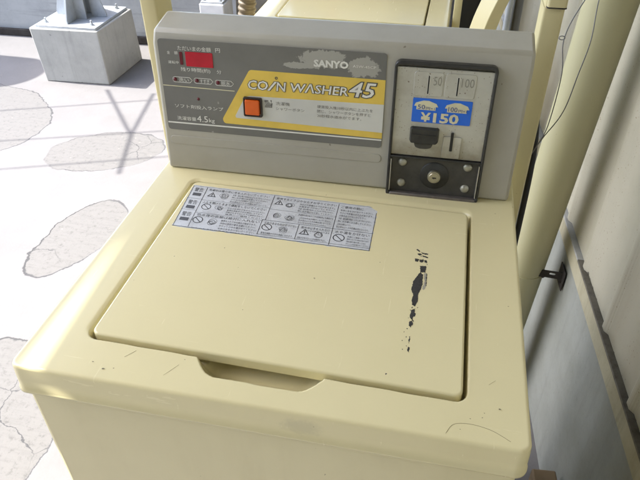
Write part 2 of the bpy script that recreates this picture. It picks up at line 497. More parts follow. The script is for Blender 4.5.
# ------------------------------------------------------------------ house wall on the right
K = -.0723
ang = math.atan(K)
hw = thing('house_wall', 'off-white ribbed siding wall above a pale foundation, right of the washer', 'wall', (.5, .82, -G))
def wx(y, d): return .4890 + K * (y - .82) - d
def wallsheet(bm, prof, z0, z1):
    """prof: list of (y, d) with d = how far the sheet stands out"""
    A = [bm.verts.new((wx(y, d), y, z0)) for y, d in prof]; B = [bm.verts.new((wx(y, d), y, z1)) for y, d in prof]
    for i in range(len(prof) - 1): bm.faces.new((A[i], A[i + 1], B[i + 1], B[i]))
prof = [(-2.5, 0)]
ribs = [.535 + .178 * k for k in range(-17, 16)]
for yr in ribs:
    prof += [(yr - .016, 0), (yr - .007, .0065), (yr + .007, .0065), (yr + .016, 0)]
prof.append((3.42, 0))
bm = bmesh.new(); wallsheet(bm, prof, -.327, 1.9)
wallsheet(bm, [(3.42, -.08), (-2.5, -.08)], -.327, 1.9)
mk('siding', bm, M['siding'], hw, bevel=.003, seg=3)
def wbar(bm, y0, y1, d0, d1, z0, z1, mat=0):
    q = [(wx(y0, d0), y0), (wx(y1, d0), y1), (wx(y1, d1), y1), (wx(y0, d1), y0)]
    prism(bm, q, 'z', z0, z1, mat)
bm = bmesh.new(); wbar(bm, -2.5, 3.42, -.06, .003, -.88, -.36)
mk('foundation', bm, M['foundation'], hw)
bm = bmesh.new(); wbar(bm, -2.5, 3.42, -.06, .0105, -.379, -.3335)
mk('base_trim', bm, M['trim'], hw, bevel=.003, label='narrow cream painted trim strip under the flashing')
bm = bmesh.new(); wbar(bm, .742, 3.42, -.05, .0125, -.333, -.3285)
mk('flashing', bm, M['flash_light'], hw, bevel=.001, label='clean grey length of metal flashing')
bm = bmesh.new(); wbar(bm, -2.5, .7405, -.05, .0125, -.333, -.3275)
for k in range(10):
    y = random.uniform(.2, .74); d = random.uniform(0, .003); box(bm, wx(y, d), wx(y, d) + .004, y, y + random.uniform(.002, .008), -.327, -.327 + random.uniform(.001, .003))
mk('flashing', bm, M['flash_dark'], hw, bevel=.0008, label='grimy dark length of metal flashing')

bm = bmesh.new(); box(bm, -6.5, .60, -2.40, -2.30, -.88, 2.3)  # unseen wall added behind the camera to cut front sky light
mk('light_block_wall', bm, M['blocker'], hw)
bm = bmesh.new(); box(bm, -1.3, -.5, -2.296, -2.27, -.86, 1.1); mk('added_slab', bm, M['trim'], hw, bevel=.004)  # slab on the added wall, also out of view
# ------------------------------------------------------------------ canopy and its column on the concrete footing
cx_, cy_ = -1.857, 2.757
XE = -.270 - 1.80 / math.tan(R(SUN_EL))     # left eave
cn = thing('canopy', 'grey steel canopy column with triangular base gussets on a concrete footing', 'canopy', (cx_, cy_, -.58))
bm = bmesh.new(); box(bm, cx_ - .06, cx_ + .06, cy_ - .06, cy_ - .052, -.566, 1.72); box(bm, cx_ - .06, cx_ + .06, cy_ + .052, cy_ + .06, -.566, 1.72); box(bm, cx_ - .004, cx_ + .004, cy_ - .052, cy_ + .052, -.566, 1.72)
mk('column', bm, M['galv'], cn, bevel=.0015)
bm = bmesh.new(); prism(bm, rrect(cx_ - .178, cy_ - .19, cx_ + .178, cy_ + .185, .006, 2), 'z', -.58, -.566)
mk('base_plate', bm, M['galv'], cn, bevel=.0015)
def gusset(axis, sgn):
    b = bmesh.new()
    base = .062; L = .158 if axis == 'y' else .150
    o = cy_ if axis == 'y' else cx_
    pts = [(o + sgn * base, -.566), (o + sgn * L, -.566), (o + sgn * L, -.545), (o + sgn * (base + .018), -.33), (o + sgn * base, -.33)]
    if axis == 'y': prism(b, pts, 'x', cx_ - .0045 - .002, cx_ + .0025)
    else: prism(b, pts, 'y', cy_ - .004, cy_ + .004)
    mk('gusset', b, M['galv'], cn, bevel=.001)
gusset('y', -1); gusset('y', 1); gusset('x', 1); gusset('x', -1)
FT = Frame((cx_, cy_, -.566), (1, 0, 0), (0, 1, 0))
for sx, sy in ((-1, -1), (1, -1), (1, 1), (-1, 1)):
    b = bmesh.new()
    FT.disc(b, sx * .135, sy * .145, .013, 0, .003); FT.disc(b, sx * .135, sy * .145, .0095, .003, .012, n=6); FT.disc(b, sx * .135, sy * .145, .005, .012, .026, n=10)
    mk('anchor_bolt', b, M['galv'], cn, smooth=35)
bm = bmesh.new()
yy = -.95
# trapezoidal roof sheet
pr_ = []
x = XE
while x < .42:
    pr_ += [(x, 1.80), (x + .05, 1.80), (x + .065, 1.835), (x + .11, 1.835), (x + .125, 1.80)]; x += .17
A = [bm.verts.new((px - K * 3.0, -2.8, z + .02)) for px, z in pr_]; B = [bm.verts.new((px + K * 3.4, 3.6, z + .02)) for px, z in pr_]
for i in range(len(pr_) - 1): bm.faces.new((A[i], A[i + 1], B[i + 1], B[i]))
mk('roof_sheet', bm, M['roof'], cn)
for yb in (-2.7, cy_, 3.5):
    b = bmesh.new(); box(b, XE + .06, .40, yb - .04, yb + .04, 1.722, 1.80); mk('beam', b, M['galv'], cn, bevel=.003)
b = bmesh.new(); box(b, cx_ + .22, cx_ + .30, -2.8, 3.6, 1.64, 1.7205); mk('eave_beam', b, M['galv'], cn, bevel=.003)
b = bmesh.new(); box(b, cx_ - .05, cx_ + .05, -2.75, -2.65, -.88, 1.72); mk('column', b, M['galv'], cn, bevel=.003)

ft = thing('concrete_footing', 'square grey concrete footing block under the steel column', 'footing', (cx_, cy_, -G))
bm = bmesh.new()
lo = [(-2.047, 2.553), (-1.664, 2.562), (-1.652, 2.962), (-2.06, 2.95)]; hi = [(-2.066, 2.552), (-1.668, 2.560), (-1.660, 2.955), (-2.068, 2.945)]
A = [bm.verts.new((*p, -.88)) for p in lo]; B = [bm.verts.new((*p, -.580)) for p in hi]
for i in range(4): bm.faces.new((A[i], A[(i + 1) % 4], B[(i + 1) % 4], B[i]))
bm.faces.new(B); bm.faces.new(A[::-1])
mk('block', bm, M['concrete'], ft, bevel=.007, seg=3)

# ------------------------------------------------------------------ unseen things added left of view so their shadows cross the concrete
lf = thing('shadow_frame', 'added unseen steel drying frame with long bars, left of the footing', 'drying frame', (-4.2, 2.2, -G))  # unseen frame, shaped to cast the line and Y shadows
HT = 1.25
sh = (HT + G) / math.tan(R(SUN_EL))
for (xa, ya), (xb, yb) in (((-1.93, 2.268), (-1.374, 2.472)), ((-1.911, 1.91), (-1.202, 2.145)), ((-1.752, 1.677), (-1.121, 1.902))):
    k = (yb - ya) / (xb - xa); x0, x1 = -5.2, -.98 - sh
    b = bmesh.new(); tube(b, [(x0, ya + k * (x0 + sh - xa), HT), (x1, ya + k * (x1 + sh - xa), HT)], .0048, 10)
    mk('bar', b, M['galv'], lf, smooth=50)
for P_ in (((-1.633, 2.558), (-1.262, 2.08)), ((-1.36, 2.56), (-1.268, 2.08)), ((-1.268, 2.09), (-1.165, 1.75))):
    b = bmesh.new(); tube(b, [(P_[0][0] - sh, P_[0][1], HT - .024), (P_[1][0] - sh, P_[1][1], HT - .024)], .0085, 10); mk('brace', b, M['galv'], lf, smooth=50)
for (px, py) in ((-5.1, .75), (-5.1, 1.15), (-4.6, 1.15), (-4.6, 1.6)):
    b = bmesh.new(); tube(b, [(px, py, -.88), (px, py, HT - .035)], .014, 10); mk('post', b, M['galv'], lf, smooth=50)
b = bmesh.new(); tube(b, [(-5.1, .6, HT - .024), (-5.1, 1.4, HT - .024)], .014, 10); mk('cross_bar', b, M['galv'], lf, smooth=50)
b = bmesh.new(); tube(b, [(-4.6, .8, HT - .05), (-4.6, 1.9, HT - .05)], .012, 10); mk('cross_bar', b, M['galv'], lf, smooth=50)
tk = thing('shadow_caster', 'added unseen shadow tank on a plinth far left of the footing', 'caster', (-3.75, 2.68, -G))  # unseen cylinder added to cast the wide shadow left of the footing
b = bmesh.new(); tube(b, [(-3.75, 2.68, -.76), (-3.75, 2.68, .98)], .22, 32); mk('caster_body', b, M['white_box'], tk, smooth=40)
b = bmesh.new(); box(b, -4.0, -3.5, 2.43, 2.93, -.88, -.76); mk('plinth', b, M['concrete'], tk, bevel=.01)
b = bmesh.new(); tube(b, [(-3.75, 2.68, .98), (-3.75, 2.68, 1.02)], [.12, .1], 24); mk('caster_cap', b, M['galv'], tk, smooth=40)

# ------------------------------------------------------------------ the coin washer
CXL, D, HC, LEAN = -.2696, .4299, .2166, .0181
WF = .5384
SK = -.0205                                # the lid and its opening sit turned a touch on the cover
def smooth(t): t = np.clip(t, 0, 1); return t * t * (3 - 2 * t)
def sd_rrect(x, y, x0, y0, x1, y1, r):     # positive inside
    qx = np.abs(x - (x0 + x1) / 2) - (x1 - x0) / 2 + r; qy = np.abs(y - (y0 + y1) / 2) - (y1 - y0) / 2 + r
    return -(np.hypot(np.maximum(qx, 0), np.maximum(qy, 0)) + np.minimum(np.maximum(qx, qy), 0) - r)
def top_cover(parent):
    X0, X1, Y0, Y1, RC, RE = -.2805, .2785, -.0005, .515, .0125, .0042
    def lines(a, b, step, dense):
        L = list(np.arange(a + .012, b - .012, step)) + [b - .012]
        edge = [.012 * (1 - math.cos(i * math.pi / 2 / dense)) for i in range(dense)]
        return np.array([a + e for e in edge] + L + [b - e for e in edge[::-1]])
    xs = lines(X0, X1, .00125, 12); ys = lines(Y0, Y1, .00125, 12)
    x, y = np.meshgrid(xs, ys)
    # pull the grid's corners in to the rounded corner
    for cx, sx in ((X0 + RC, -1), (X1 - RC, 1)):
        for cy, sy in ((Y0 + RC, -1), (Y1 - RC, 1)):
            dx, dy = (x - cx) * sx, (y - cy) * sy
            m = (dx > 0) & (dy > 0)
            r = np.hypot(dx, dy); mx = np.maximum(np.maximum(dx, dy), 1e-9)
            f = np.where(r > 1e-9, mx / np.maximum(r, 1e-9), 1)
            x = np.where(m, cx + sx * dx * f, x); y = np.where(m, cy + sy * dy * f, y)
    d = np.maximum(sd_rrect(x, y, X0, Y0, X1, Y1, RC), 0)
    q = np.clip((RE - d) / RE, 0, 1)
    z = -(RE - RE * np.sqrt(np.maximum(1 - q * q, 0)))
    ysk = y - SK * x
    dh = sd_rrect(x, ysk, -.2150, .0525, .2140, .3955, .012)
    dip = sd_rrect(x, ysk, -.2190, .0560, .2150, .4020, .014)
    hole = -.017 * smooth((dh + .0022) / .0034) - .0028 * smooth((dip + .0045) / .011)
    # finger scoop in front of the lid
    tx = x + .006; hy = (.052 - ysk)
    half = .0735 - np.clip(hy, 0, .03) * .78
    rc = .010
    qa, qb = half - np.abs(tx), ysk - .0275           # distances to the slanting ends and to the front edge
    ds = np.where((qa < rc) & (qb < rc), rc - np.hypot(rc - qa, rc - qb), np.minimum(qa, qb))
    ds = np.where(ysk < .085, ds, -1)
    s = np.clip(ds / .026, 0, 1)
    scoop = -.030 * np.maximum(1 - (1 - s) ** 2.2, 0) ** .75
    z = z + np.minimum(hole, scoop) + .0006 * np.sin(x * 9 + 1) * np.sin(y * 8)
    nx, ny = len(xs), len(ys)
    co = np.stack([x.ravel(), y.ravel(), z.ravel()], 1)
    idx = np.arange(nx * ny).reshape(ny, nx)
    quads = np.stack([idx[:-1, :-1].ravel(), idx[:-1, 1:].ravel(), idx[1:, 1:].ravel(), idx[1:, :-1].ravel()], 1)
    # skirt around the edge
    loop = np.concatenate([idx[0, :-1], idx[:-1, -1], idx[-1, :0:-1], idx[:0:-1, 0]])
    base = co[loop]; cen = np.array([0, .2575, 0])
    rings = [loop]; extra = []
    start = len(co)
    for dz, ins in ((-.012, -.0006), (-.020, -.0010), (-.0372, -.0012), (-.0382, -.0026), (-.0412, -.0028), (-.0418, -.0020), (-.0418, .009)):
        rp = base.copy(); rp[:, 2] = dz
        dirv = cen[:2] - rp[:, :2]
        # inset along the local normal of the outline, approximated per side
        nxv = np.clip((rp[:, 0] - (X0 + RC)) , None, 0) + np.clip((rp[:, 0] - (X1 - RC)), 0, None)
        nyv = np.clip((rp[:, 1] - (Y0 + RC)) , None, 0) + np.clip((rp[:, 1] - (Y1 - RC)), 0, None)
        l = np.maximum(np.hypot(nxv, nyv), 1e-9)
        rp[:, 0] -= nxv / l * ins; rp[:, 1] -= nyv / l * ins
        extra.append(rp); rings.append(np.arange(start, start + len(loop))); start += len(loop)
    sk = []
    for a, b in zip(rings, rings[1:]):
        sk.append(np.stack([a, b, np.roll(b, -1), np.roll(a, -1)], 1))
    co = np.concatenate([co] + extra); quads = np.concatenate([quads] + sk)
    co = co + np.array([0, 0, G]) - np.array(parent.location)
    me = bpy.data.meshes.new('top_cover')
    me.vertices.add(len(co)); me.vertices.foreach_set('co', co.astype(np.float32).ravel())
    me.loops.add(quads.size); me.loops.foreach_set('vertex_index', quads.ravel().astype(np.int32))
    me.polygons.add(len(quads)); me.polygons.foreach_set('loop_start', (np.arange(len(quads)) * 4).astype(np.int32))
    me.update(calc_edges=True); me.validate()
    me.materials.append(M['cream']); me.shade_smooth()
    o = link(bpy.data.objects.new('top_cover', me)); o.parent = parent
    return o
W1_LABEL = 'cream coin operated washing machine with grey control console, largest in front'
washer = thing('coin_washer', W1_LABEL, 'washing machine', (0, .25, -G), 'coin washers in a row')
bm = bmesh.new(); box(bm, -.2755, .2735, .0055, .508, -.845, -.0422)
mk('body', bm, M['cream_body'], washer, bevel=.007, seg=3)
for sx in (-.22, .22):
    for sy in (.06, .46):
        b = bmesh.new(); tube(b, [(sx, sy, -.88), (sx, sy, -.845)], [.022, .018], 16); mk('foot', b, M['rubber'], washer, smooth=40)
cover = top_cover(washer)
# lid
bm = bmesh.new()
def sk(p): return (p[0], p[1] + SK * p[0])
lo = [sk(p) for p in rrect(-.2115, .0560, .2112, .3885, .009, 6)]
prism(bm, lo, 'z', -.0125, .0032)
lid = mk('lid', bm, M['lid'], washer, bevel=.0026, seg=4)
# label stuck on the lid
LQ = [(-.2085, .3825), (.0815, .3755), (.0835, .2695), (-.2005, .2740)]   # TL TR BR BL
def lab(u, v, h=.00345):
    """label coordinates: u 0..1 left to right, v 0..1 top to bottom"""
    a = Vector(LQ[0]).lerp(Vector(LQ[1]), u); b = Vector(LQ[3]).lerp(Vector(LQ[2]), u); p = a.lerp(b, v)
    return Vector((p.x, p.y, h))
bm = bmesh.new()
edge = []
for i in range(41): edge.append((i / 40 * .955, random.uniform(-.006, .006)))
edge += [(.975, .05), (.985, .07), (1.0, .1), (1.0, .13)]
for i in range(6, 30): edge.append((1 + random.uniform(-.004, .003), i / 30))
for i in range(41): edge.append((1 - i / 40 * 1.0, 1 + random.uniform(-.012, .008)))
for i in range(1, 24): edge.append((random.uniform(-.003, .004), 1 - i / 24))
A = [bm.verts.new(lab(u, v, .00322)) for u, v in edge]; bm.faces.new(A)
label = mk('warning_label', bm, M['label'], lid, label='worn white warning label printed with small black text')
bm = bmesh.new()
def lt(body, u0, v0, u1, v1):      # v0 top, v1 bottom
    text(bm, lambda a, b: lab(a, b), body, u0, v1, u1, v0)
def bar(u0, v0, u1, v1):
    q = [bm.verts.new(lab(a, b)) for a, b in ((u0, v0), (u1, v0), (u1, v1), (u0, v1))]; bm.faces.new(q)
def hl(u0, u1, v, t=.008): bar(u0, v - t / 2, u1, v + t / 2)
def vl(u, v0, v1, t=.003): bar(u - t / 2, v0, u + t / 2, v1)
def ringm(u, v, r, t, slash=True):
    n = 24; ax = 1 / .29; ay = 1 / .108
    o_ = [bm.verts.new(lab(u + r * ax * math.cos(2 * math.pi * k / n), v + r * ay * math.sin(2 * math.pi * k / n))) for k in range(n)]
    i_ = [bm.verts.new(lab(u + (r - t) * ax * math.cos(2 * math.pi * k / n), v + (r - t) * ay * math.sin(2 * math.pi * k / n))) for k in range(n)]
    for k in range(n): bm.faces.new((o_[k], o_[(k + 1) % n], i_[(k + 1) % n], i_[k]))
    if slash:
        c = .7 * r; q = [bm.verts.new(lab(u + a * ax, v + b * ay)) for a, b in ((-c - t * .35, -c + t * .35), (-c + t * .35, -c - t * .35), (c + t * .35, c - t * .35), (c - t * .35, c + t * .35))]; bm.faces.new(q)
def tri(u, v, r):
    ax = 1 / .29; ay = 1 / .108
    P = [(0, -r), (r * .95, r * .62), (-r * .95, r * .62)]
    o_ = [bm.verts.new(lab(u + a * ax, v + b * ay)) for a, b in P]; i_ = [bm.verts.new(lab(u + a * ax * .68, v + b * ay * .68 + .0)) for a, b in P]
    for k in range(3): bm.faces.new((o_[k], o_[(k + 1) % 3], i_[(k + 1) % 3], i_[k]))
    bar(u - .0028, v - r * .4 * ay, u + .0028, v + r * .2 * ay); bar(u - .0028, v + r * .3 * ay, u + .0028, v + r * .42 * ay)
def scribble(u, v, r):
    for k in range(5):
        a = random.uniform(0, 6); ringm(u + random.uniform(-.3, .3) * r / .29, v + random.uniform(-.35, .35) * r / .108, r * random.uniform(.35, .75), .00045, False)
S = ['洗濯・脱水槽が完全に止まるまで手を入れない。', '特にお子様には注意してください。', 'ふたをあけたまま運転をしないでください。', '防水性のシートや衣類は洗わないこと。',
     '引火のおそれがあるものは入れない。', '異常な振動やけがの原因になります。', '回転が止まらないときは使用を中止し、', '係員にご連絡ください。', '硬貨を入れてから給水が始まります。', '洗剤は規定の量をお使いください。',
     'ポケットの中を確かめてください。', '本体に水をかけないでください。', 'やけどや感電のおそれがあります。', '火気を近づけないでください。']
si = [0]
def para(u0, v0, u1, v1, n, ragged=.25):
    lh = (v1 - v0) / n
    for k in range(n):
        s_ = S[si[0] % len(S)]; si[0] += 1
        e = u1 - (u1 - u0) * random.uniform(0, ragged) * (1 if k % 3 == 2 else .25)
        lt(s_, u0, v0 + lh * (k + .12), e, v0 + lh * (k + .84))
hl(.0, .97, .02, .004); hl(.0, 1, .985, .01); vl(.997, .15, .98); vl(.004, .02, .98)
vl(.083, .03, .97); vl(.455, .03, .62); vl(.80, .04, .97); vl(.44, .62, .95); vl(.63, .62, .95)
hl(.083, .455, .34, .004); hl(.455, .80, .36, .004); hl(.083, .44, .64, .004); hl(.44, 1.0, .62, .006); hl(.0, .083, .33, .004); hl(.0, .083, .6, .004); hl(.44, 1.0, .94, .005)
# left column: small blocks of rotated captions
for v in (.06, .37, .65):
    lt('警告', .018, v, .068, v + .10); bar(.02, v + .13, .066, v + .2)
tri(.125, .2, .0075); scribble(.19, .2, .008); lt('洗濯中は槽の中に手を入れないでください', .095, .05, .43, .105); para(.235, .12, .445, .33, 4)
ringm(.125, .49, .0075, .0012); scribble(.195, .5, .008); lt('ふたを開けたままで運転をしないでください', .095, .36, .44, .42); para(.24, .44, .445, .63, 4)
ringm(.115, .80, .008, .0014); scribble(.19, .82, .009); lt('防水性の衣類は絶対に入れない', .10, .655, .43, .715); para(.235, .73, .43, .96, 4)
tri(.492, .19, .0075); scribble(.55, .2, .008); lt('使用するときはかならずお守りください', .47, .06, .79, .115); para(.60, .135, .79, .35, 4)
scribble(.50, .5, .008); scribble(.57, .5, .008); lt('洗濯物を取り出すときは回転停止を確認する', .61, .385, .79, .43); para(.62, .45, .79, .61, 3)
ringm(.475, .77, .0078, .0013); scribble(.56, .78, .008); lt('火気のあるものは近づけない', .455, .65, .625, .705); para(.455, .87, .625, .935, 1)
tri(.668, .78, .0082); scribble(.745, .78, .008); lt('脱水中は手を入れない', .645, .65, .79, .705); lt('おおけがの原因になります', .66, .715, .79, .755); para(.64, .87, .79, .935, 1)
ringm(.84, .80, .0085, .0014); lt('水や湯をかけない', .815, .65, .985, .71); para(.88, .73, .99, .93, 4)
lt('ご使用の前に', .815, .07, .93, .13); para(.815, .15, .985, .60, 7, .6)
para(.10, .962, .43, .992, 1, .02); 
mk('print', bm, M['ink'], label)
# black rub marks on the lid
bm = bmesh.new()
def blotch(cx, cy, rx, ry, n=22, jag=.35):
    P = []
    for k in range(n):
        a = 2 * math.pi * k / n; f = 1 + random.uniform(-jag, jag)
        P.append(bm.verts.new((cx + rx * f * math.cos(a), cy + ry * f * math.sin(a), .00335)))
    c = bm.verts.new((cx, cy, .00335))
    for k in range(n): bm.faces.new((P[k], P[(k + 1) % n], c))
def ragged(pts, mat=0, j_=.0005):
    P = []
    for (ax, ay), (bx_, by_) in zip(pts, pts[1:] + pts[:1]):
        n = max(2, int(math.hypot(bx_ - ax, by_ - ay) / .0012))
        for k in range(n):
            t = k / n; P.append(bm.verts.new((ax + (bx_ - ax) * t + random.uniform(-j_, j_), ay + (by_ - ay) * t + random.uniform(-j_, j_), .00335 if mat == 0 else .00328)))
    bm.faces.new(P).material_index = mat
    bmesh.ops.triangulate(bm, faces=[f for f in bm.faces if len(f.verts) > 4])
ragged([(.1533, .2404), (.1572, .2342), (.1577, .2175), (.1560, .2062), (.1538, .1989), (.1542, .1856), (.1518, .1751), (.1483, .1777), (.1471, .1842), (.1481, .1953), (.1451, .2037), (.1454, .2192), (.1492, .2305)])
ragged([(.1517, .2528), (.16, .2539), (.1598, .2406), (.1532, .2400)])
ragged([(.1478, .1681), (.1521, .1713), (.1532, .1617), (.1514, .1568), (.1505, .1521), (.1476, .156)], 0, .0008)
ragged([(.1582, .2398), (.1616, .2394), (.1626, .2158), (.1602, .2067), (.1581, .2083), (.1597, .223)], 1)
for pts in ([(.1608, .2394), (.1618, .2394), (.1628, .2158), (.1619, .2158)], [(.1445, .2672), (.1500, .2662), (.1490, .2606), (.1447, .2604)], [(.1508, .2664), (.1560, .2660), (.1552, .2604), (.1506, .2604)], [(.1566, .2660), (.1599, .2656), (.1605, .2612), (.1566, .2606)],
            [(.1444, .2859), (.1468, .2876), (.1500, .2836), (.1490, .2815)], [(.1508, .2828), (.1538, .2806), (.1611, .2797), (.1609, .2772), (.1534, .2781)], [(.1462, .2768), (.1504, .2788), (.1530, .2760), (.1500, .2740)], [(.1540, .2752), (.1564, .2742), (.1612, .2728), (.1607, .2700), (.1537, .2725)],
            [(.1471, .1478), (.15, .151), (.1516, .1464), (.1497, .1394), (.1476, .1425)], [(.1491, .1253), (.1507, .1248), (.1508, .1172), (.1495, .1178)], [(.1493, .1094), (.1516, .1082), (.1513, .1008), (.1493, .1029)], [(.1496, .1546), (.1511, .1522), (.1508, .1485)]):
    ragged(pts, 0, .0006)
for k in range(40):
    y_ = random.uniform(.10, .285); blotch(.1525 + (y_ - .2) * .06 + random.gauss(0, .0032), y_, random.uniform(.0003, .0007), random.uniform(.0004, .0011), 7, .5)
for p, r in (((-.11, .24), .0007), ((-.17, .21), .0006), ((.13, .066), .0009), ((-.05, .13), .0005), ((.1, .25), .0005)):
    blotch(*p, r, r * 1.3, 8, .4)
mk('scuff_mark', bm, [M['scuff'], M['scuff_grey']], lid, label='jagged black rub marks on the right half of the lid')
# scratches and specks on the cover
bm = bmesh.new()
def hair(pts, r=.00013): tube(bm, [(x, y, .0002) for x, y in pts], r, 4)
hair(spline([(x, y, 0) for x, y in ((.196, .006), (.203, .018), (.219, .0215), (.24, .018), (.258, .0085))], 6) and [(p.x, p.y) for p in spline([(.196, .006, 0), (.203, .018, 0), (.219, .0215, 0), (.24, .018, 0), (.258, .0085, 0)], 6)])
hair([(-.158, .036), (-.149, .047)]); hair([(-.105, .02), (-.094, .037)], .0001); hair([(.238, .075), (.245, .082)], .0001)
for p, r in (((-.1889, .0222), .0009), ((-.1733, .0152), .0016), ((.2192, .0275), .0008), ((.2482, .045), .0012), ((.231, .031), .0007), ((.233, .037), .0006), ((.2095, .013), .0006), ((-.162, .018), .0007), ((.262, .2), .0008), ((.25, .395), .0009)):
    n = 9; P = [bm.verts.new((p[0] + r * (1 + random.uniform(-.4, .5)) * math.cos(k * .7), p[1] + r * .7 * (1 + random.uniform(-.4, .5)) * math.sin(k * .7), .0008)) for k in range(n)]
    bm.faces.new(P)
mk('scratches', bm, M['scratch'], cover)

# --- console
con = None
bm = bmesh.new()
prof = [(D, 0.0004), (D + LEAN * .93, HC * .93), (D + LEAN + .008, HC + .002), (D + LEAN + .0616, HC + .012), (D + .092, HC + .002), (D + .088, .0004)]
prism(bm, prof, 'x', CXL, CXL + WF)
con = mk('console', bm, M['console'], washer, bevel=.0048, seg=4)
FC = Frame((CXL, D, 0), (1, 0, 0), (0, LEAN, HC))
mm = lambda pts: [(u / 1000, v / 1000) for u, v in pts]
bm = bmesh.new()
FC.plate(bm, rrect(.010, .0445, .345, .0585, .006), -.001, .0009); mk('raised_rib', bm, M['console'], con, bevel=.0006)
# control panel
bm = bmesh.new()
FC.plate(bm, rrect(.0085, .0688, .3445, .2085, .005), -.001, .0006)
pan = mk('control_panel', bm, M['panel'], con)
bm = bmesh.new()
FC.plate(bm, rpoly(mm([(146.5, 172.2), (344.3, 171.6), (344.3, 83.8), (102.3, 86.5), (99.5, 93)]), [.004, .0005, .0005, .004, .005]), .0004, .0010, 0)
FC.plate(bm, rpoly(mm([(138.5, 133), (344.3, 136), (344.3, 93.3), (121.5, 97), (120.5, 100)]), [.008, .0005, .0005, .004, .004]), .0008, .0013, 1)
FC.plate(bm, mm([(9, 140), (122, 138.9), (121.5, 137.9), (9, 139)]), .0004, .0010, 2)
FC.plate(bm, mm([(9.5, 81.7), (344, 82.4), (344, 80.4), (9.5, 79.6)]), .0004, .0010, 3)
mk('stripe', bm, [M['yellow'], M['panel_grey'], M['cream_line'], M['white_print']], con)
# lettering
bm = bmesh.new()
def flush_lettering():
    global bm
    mk('lettering', bm, [M['white_print'], M['dark_print'], M['grey_print']], con)
    bm = bmesh.new()
def ft_(body, u0, v0, u1, v1, mat=0, h=.0012, **k):
    text(bm, lambda a, b: FC.p(a / 1000, b / 1000, h), body, u0, v0, u1, v1, mat, **k)
ft_('ただいまの金額', 39, 193.6, 90, 200.3); ft_('円', 97, 194, 104, 200)
ft_('金', 21.8, 187.2, 26.5, 191.8); ft_('額', 33.3, 187.2, 38.3, 191.8); ft_('運転中', 22, 173.2, 38.5, 177.6)
ft_('残り時間(約)', 40.5, 162, 86.5, 169); ft_('分', 96.5, 162.7, 103.5, 168.7)
flush_lettering()
ft_('ソフト剤投入ランプ', 24, 105.4, 102, 111.4); ft_('洗濯容量', 25.5, 85.6, 56.5, 91.8); ft_('4.5', 58, 85, 75.5, 95); ft_('kg', 77.3, 83.6, 86.5, 92, )
flush_lettering()
for t_, a, b, c_ in (('洗い', 25.9, 57, 149.7), ('すすぎ', 59.5, 89.5, 150), ('脱水', 92.4, 121.3, 149.2)):
    ft_(t_, a + 9.5, c_ - 3, b - 5.5, c_ + 3)
    o_ = rpoly(mm([(a, c_ + 4.2), (b - 4, c_ + 4.2), (b, c_), (b - 4, c_ - 4.2), (a, c_ - 4.2)]), [.004, .001, .0005, .001, .004])
    cu = (a + b) / 2000; i_ = [(cu + (u - cu) * .965, c_ / 1000 + (v - c_ / 1000) * .86) for u, v in o_]
    FC.ring(bm, o_, i_, .0005, .0011)
flush_lettering()
# maker's mark
ft_('SANYO', 242.5, 184.2, 290.5, 193.4, offset=.045)
ft_('ASW-45CP', 297.5, 186.4, 330, 190)
flush_lettering()
# COIN WASHER 45: pale letters with a dark outline
for (t_, a, b, c_, d_, shr) in (('CO', 143.5, 173.5, 144, 157.2, .12), ('N', 186.5, 200.5, 144.3, 157.2, .12), ('WΛSHER', 208, 291.5, 145, 158, .12), ('45', 294, 331.5, 144.5, 165.8, .22)):
    ft_(t_, a, c_, b, d_, 1, .0015, offset=.055, shear=shr, box_of=t_)
    ft_(t_, a, c_, b, d_, 0, .0018, offset=.010, shear=shr, box_of=t_)
for hh, mt, e in ((.0015, 1, 1.1), (.0018, 0, 0)):
    FC.plate(bm, mm([(172.5 - e, 143.8 - e * .5), (176 + e, 143.8 - e * .5), (187.5 + e, 157.6 + e * .5), (184 - e, 157.6 + e * .5)]), .0013, hh, mt)
FC.ring(bm, [(.1865 + .0021 * math.cos(a), .163 + .0021 * math.sin(a)) for a in np.linspace(0, 6.283, 17)[:-1]], [(.1865 + .0011 * math.cos(a), .163 + .0011 * math.sin(a)) for a in np.linspace(0, 6.283, 17)[:-1]], .0009, .0014, 1)
flush_lettering()
# small print on the grey field, shower icon
ft_('洗濯機', 184.6, 122.4, 206, 127.9, 2, .0016); ft_('シャワーボタン', 184.5, 114.6, 228, 119.6, 2, .0016)
ft_('硬貨投入後10秒以内に上ぶたを', 247.2, 122.9, 329, 127.9, 2, .0016); ft_('閉じ、シャワーボタンを押すと', 247.2, 116, 326, 121, 2, .0016); ft_('20秒程水道水がでます。', 247.2, 109.2, 313, 114, 2, .0016)
for k in range(6):
    o_ = 167.5 + k * 2
    FC.plate(bm, mm([(o_, 117.5), (o_ + 1.1, 117.5), (min(o_ + 5, 179.6), 124.5), (min(o_ + 4, 178.6), 124.5)]), .0012, .0016, 2)
for k in range(5): FC.plate(bm, mm([(167.5, 118.2 + k * 2.3), (179 - k * 1.3, 118.2 + k * 2.3), (179 - k * 1.3, 119 + k * 2.3), (167.5, 119 + k * 2.3)]), .0012, .0017, 2)
FC.plate(bm, mm([(167.5, 129), (173, 129), (173, 127), (167.5, 125.5)]), .0012, .0016, 2); FC.plate(bm, mm([(176.5, 129.3), (178.5, 129.3), (178.2, 125.5), (177.5, 125.5)]), .0012, .0016, 2)
mk('lettering', bm, [M['white_print'], M['dark_print'], M['grey_print']], con)
